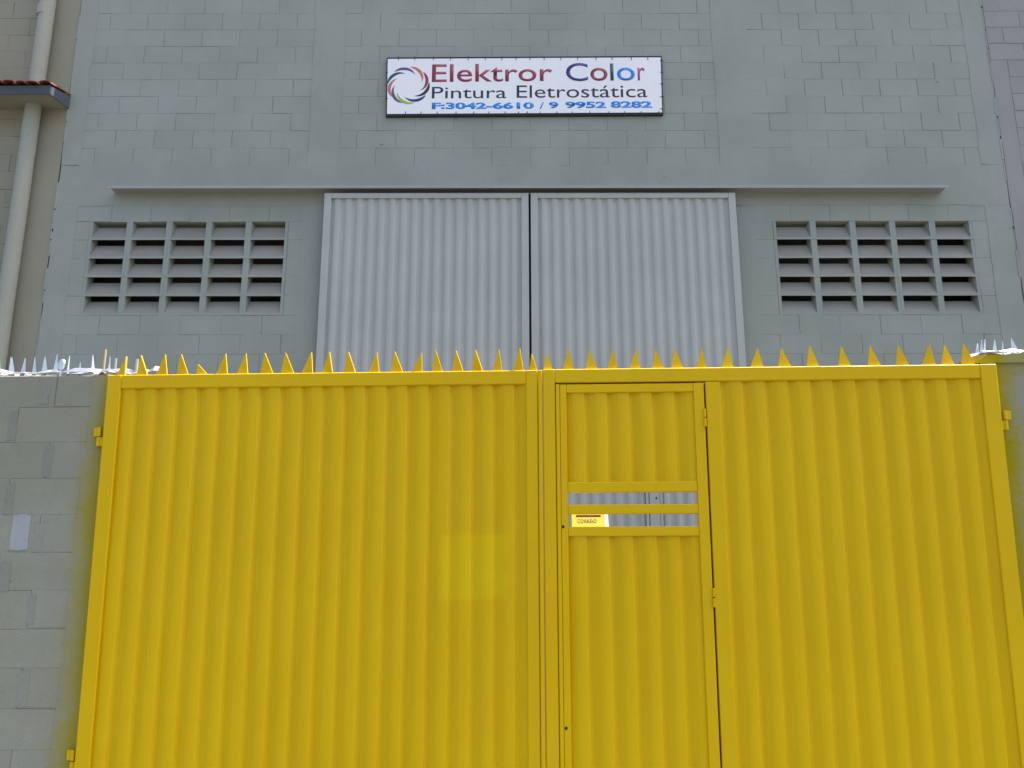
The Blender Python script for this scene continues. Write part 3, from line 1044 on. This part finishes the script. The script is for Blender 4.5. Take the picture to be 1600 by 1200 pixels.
# mail box behind the lower slot
ma, mb_ = G(893.5, 812, 0.06), G(944.5, 812, 0.06)
mz0, mz1 = G(900, 826, 0.055)[1], G(900, 800, 0.11)[1]
mx = thing('mailbox', 'small bright yellow mailbox with a slit seen through the lower door slot', 'mailbox', GO + GU * ma[0] + GN * 0.055 + Vector((0, 0, mz0)), RZG)
mw, mh = mb_[0] - ma[0], mz1 - mz0
tl = 0.55 * mh                            # how far the sloping lid leans back
MB().add([(0, 0, 0), (mw, 0, 0), (mw, tl, mh), (0, tl, mh), (0, tl + 0.13, 0), (mw, tl + 0.13, 0), (mw, tl + 0.13, mh), (0, tl + 0.13, mh)],
         [(0, 1, 2, 3), (5, 4, 7, 6), (0, 4, 5, 1), (3, 2, 6, 7), (1, 5, 6, 2), (4, 0, 3, 7)]).build('body', YBRIGHT, mx)


def onlid(fx, fz, lift):              # a point on the lid
    nrm = Vector((0, -mh, tl)).normalized()
    return Vector((fx * mw, fz * tl, fz * mh)) + nrm * lift


def lidbox(fx0, fx1, fz0, fz1, lift, name, mat, par):
    m = MB()
    m.add([onlid(fx0, fz0, lift), onlid(fx1, fz0, lift), onlid(fx1, fz1, lift), onlid(fx0, fz1, lift), onlid(fx0, fz0, -0.001), onlid(fx1, fz0, -0.001), onlid(fx1, fz1, -0.001), onlid(fx0, fz1, -0.001)],
          [(0, 1, 2, 3), (5, 4, 7, 6), (0, 4, 5, 1), (3, 2, 6, 7), (1, 5, 6, 2), (4, 0, 3, 7)])
    return m.build(name, mat, par)


lidbox(0.14, 0.90, 0.70, 0.80, 0.0015, 'slit', BLACK, mx)
lt = txt('CORREIO', BRONZE, (0, 1, 0, 1), parent=mx, bold=0.004, spacing=1.1)
for v in lt.data.vertices:
    lift = 0.0016 if v.co.y < TF + 0.0006 else 0.0002
    v.co = onlid(0.18 + v.co.x * 0.59, 0.34 + v.co.z * 0.22, lift)
fl = MB()
fl.add([(mw + 0.001, 0.0, 0), (mw + 0.022, -0.004, 0), (mw + 0.022, tl - 0.004, mh), (mw + 0.001, tl, mh), (mw + 0.001, 0.003, -0.001), (mw + 0.022, -0.001, -0.001), (mw + 0.022, tl - 0.001, mh - 0.001), (mw + 0.001, tl + 0.003, mh - 0.001)],
       [(0, 1, 2, 3), (5, 4, 7, 6), (0, 4, 5, 1), (3, 2, 6, 7), (1, 5, 6, 2), (4, 0, 3, 7)])
fl.build('flange', PALE, mx)

# ------------------------------------------------------------------ galvanised spike strips on the walls
def ribbon(pts, wdt, thick=0.0025):
    """a twisted strip: pts of (u, w, z, tilt)"""
    m = MB()
    for u, w, z, t in pts:
        d = Vector((0, math.cos(t), math.sin(t))) * wdt / 2
        n = Vector((0, -math.sin(t), math.cos(t))) * thick / 2
        c = Vector((u, w, z))
        m.v += [tuple(c - d - n), tuple(c + d - n), tuple(c + d + n), tuple(c - d + n)]
    for i in range(len(pts) - 1):
        for j in range(4):
            a = i * 4 + j
            b = i * 4 + (j + 1) % 4
            m.f.append((a, b, b + 4, a + 4))
    e = (len(pts) - 1) * 4
    m.f += [(0, 1, 2, 3), (e + 3, e + 2, e + 1, e)]
    return m


def strip_pts(ua, ub, w, z, n, amp, rnd):
    out = []
    for i in range(n + 1):
        t = i / n
        out.append((ua + (ub - ua) * t, w + rnd.uniform(-0.02, 0.02), z + rnd.uniform(-amp, amp) + amp, rnd.uniform(0.15, 1.05)))
    return out


rg = random.Random(5)
ls = thing('spike_strip', 'twisted silver spike strip on top of the wall left of the gate', 'spike strip', GO, RZG)
ribbon(strip_pts(-6.0, -2.53, WF + 0.05, LT + 0.008, 34, 0.009, rg), 0.055).build('strip', STRIPM, ls)
ribbon(strip_pts(-3.6, -2.40, WF + 0.02, LT + 0.016, 16, 0.012, rg), 0.035).build('strip', GALV, ls)
ribbon(strip_pts(-2.62, -2.20, WF + 0.05, LT + 0.022, 9, 0.014, rg), 0.040).build('strip', STRIPM, ls)


def s_pt(zx, zy):
    return 0 + zx / 6.667, 540 + zy / 6.667


def wspike(parent, z6, mat, w, base, twist, f=s_pt, thick=0.003):
    x0, x1, xa, yb, ya = z6
    p0, p1, p2 = f(x0, yb), f(x1, yb), f(xa, ya)
    return spike(parent, p0[0], p1[0], p2[0], p2[1], p0[1], mat, w=w, twist=twist, thick=thick, base=base)


LS = LT + 0.003
for q, tw in (((-18, 20, 3, 292, 122), 0.1), ((93, 152, 122, 288, 115), 0.3), ((213, 262, 261, 282, 124), -0.2), ((340, 386, 371, 275, 117), 0.2), ((433, 500, 476, 285, 114), 0.0), ((553, 606, 598, 262, 84), 0.1),
              ((700, 724, 727, 262, 104), 0.9), ((960, 1004, 975, 245, 98), 0.9), ((1128, 1162, 1152, 225, 108), 0.4), ((828, 850, 840, 250, 170), 0.6)):
    wspike(ls, q, GALV, WF + 0.05, LS, tw)
for k in range(10):
    u = -3.06 - 0.14 * k - rg.uniform(0, 0.03)
    m = MB().prism([(-0.02, 0), (0.02, 0), (rg.uniform(-0.015, 0.015), 0.125)], -0.0015, 0.0015)
    link('spike', m.mesh('spike', GALV), ls, (u, WF + 0.05, LS), (0, 0, rg.uniform(-0.3, 0.5)))
for xa, ya, xb, yb, r in ((1082, 235, 1102, 36, 0.0075), (1200, 240, 1210, 130, 0.008), (1308, 290, 1320, 112, 0.007), (1418, 300, 1432, 138, 0.0095)):
    a = G(*s_pt(xa, ya), WF + 0.07)
    b = G(*s_pt(xb, yb), WF + 0.07)
    MB().tube([(a[0], WF + 0.07, LS - 0.002), (b[0], WF + 0.07, b[1])], r, 8).build('rod', RODM if r < 0.0078 else STRIPM, ls)
a = G(*s_pt(650, 180), WF + 0.14)
MB().tube([(a[0], WF + 0.13, a[1] - 0.01), (a[0] + 0.004, WF + 0.136, a[1] - 0.01)], 0.034, 16).build('disc', GALV, ls)
MB().tube([(a[0], WF + 0.133, LS - 0.003), (a[0], WF + 0.133, a[1] - 0.03)], 0.006, 8).build('rod', GALV, ls)

rs = thing('spike_strip', 'silver spike strip on top of the wall right of the gate', 'spike strip', GO, RZG)
RS = RT + 0.034
ribbon([(2.278, WF + 0.03, RT + 0.012, 0.3), (2.31, WF + 0.03, RT + 0.026, 0.5), (2.35, WF + 0.04, RT + 0.040, 0.2)] + strip_pts(2.40, 5.2, WF + 0.05, RT + 0.030, 26, 0.006, rg), 0.06).build('strip', STRIPM, rs)
ribbon(strip_pts(2.37, 3.6, WF + 0.02, RT + 0.040, 16, 0.007, rg), 0.03).build('strip', GALV, rs)


def r_pt(zx, zy):
    return 1440 + zx / 10, 500 + zy / 10


for q, tw in (((790, 822, 808, 590, 520), 0.5), ((848, 898, 868, 570, 360), 0.7), ((905, 960, 940, 530, 315), -0.5), ((965, 1000, 995, 520, 285), 0.8), ((1102, 1182, 1140, 500, 315), -0.2), ((1250, 1284, 1268, 490, 340), -0.6), ((1408, 1535, 1408, 530, 285), -0.25), ((1600, 1690, 1640, 530, 300), -0.2)):
    wspike(rs, q, GALV, WF + 0.05, RS, tw, f=r_pt, thick=0.004)
for k in range(8):
    m = MB().prism([(-0.02, 0), (0.02, 0), (rg.uniform(-0.015, 0.015), 0.125)], -0.0015, 0.0015)
    link('spike', m.mesh('spike', GALV), rs, (2.78 + 0.14 * k, WF + 0.05, RS), (0, 0, rg.uniform(-0.3, 0.5)))
a = G(*r_pt(1060, 490), WF + 0.04)
MB().tube([(a[0], WF + 0.04, RS - 0.006), (a[0], WF + 0.04, RS + 0.012)], [0.012, 0.009], 10).build('yellow_knob', YBRIGHT, rs)
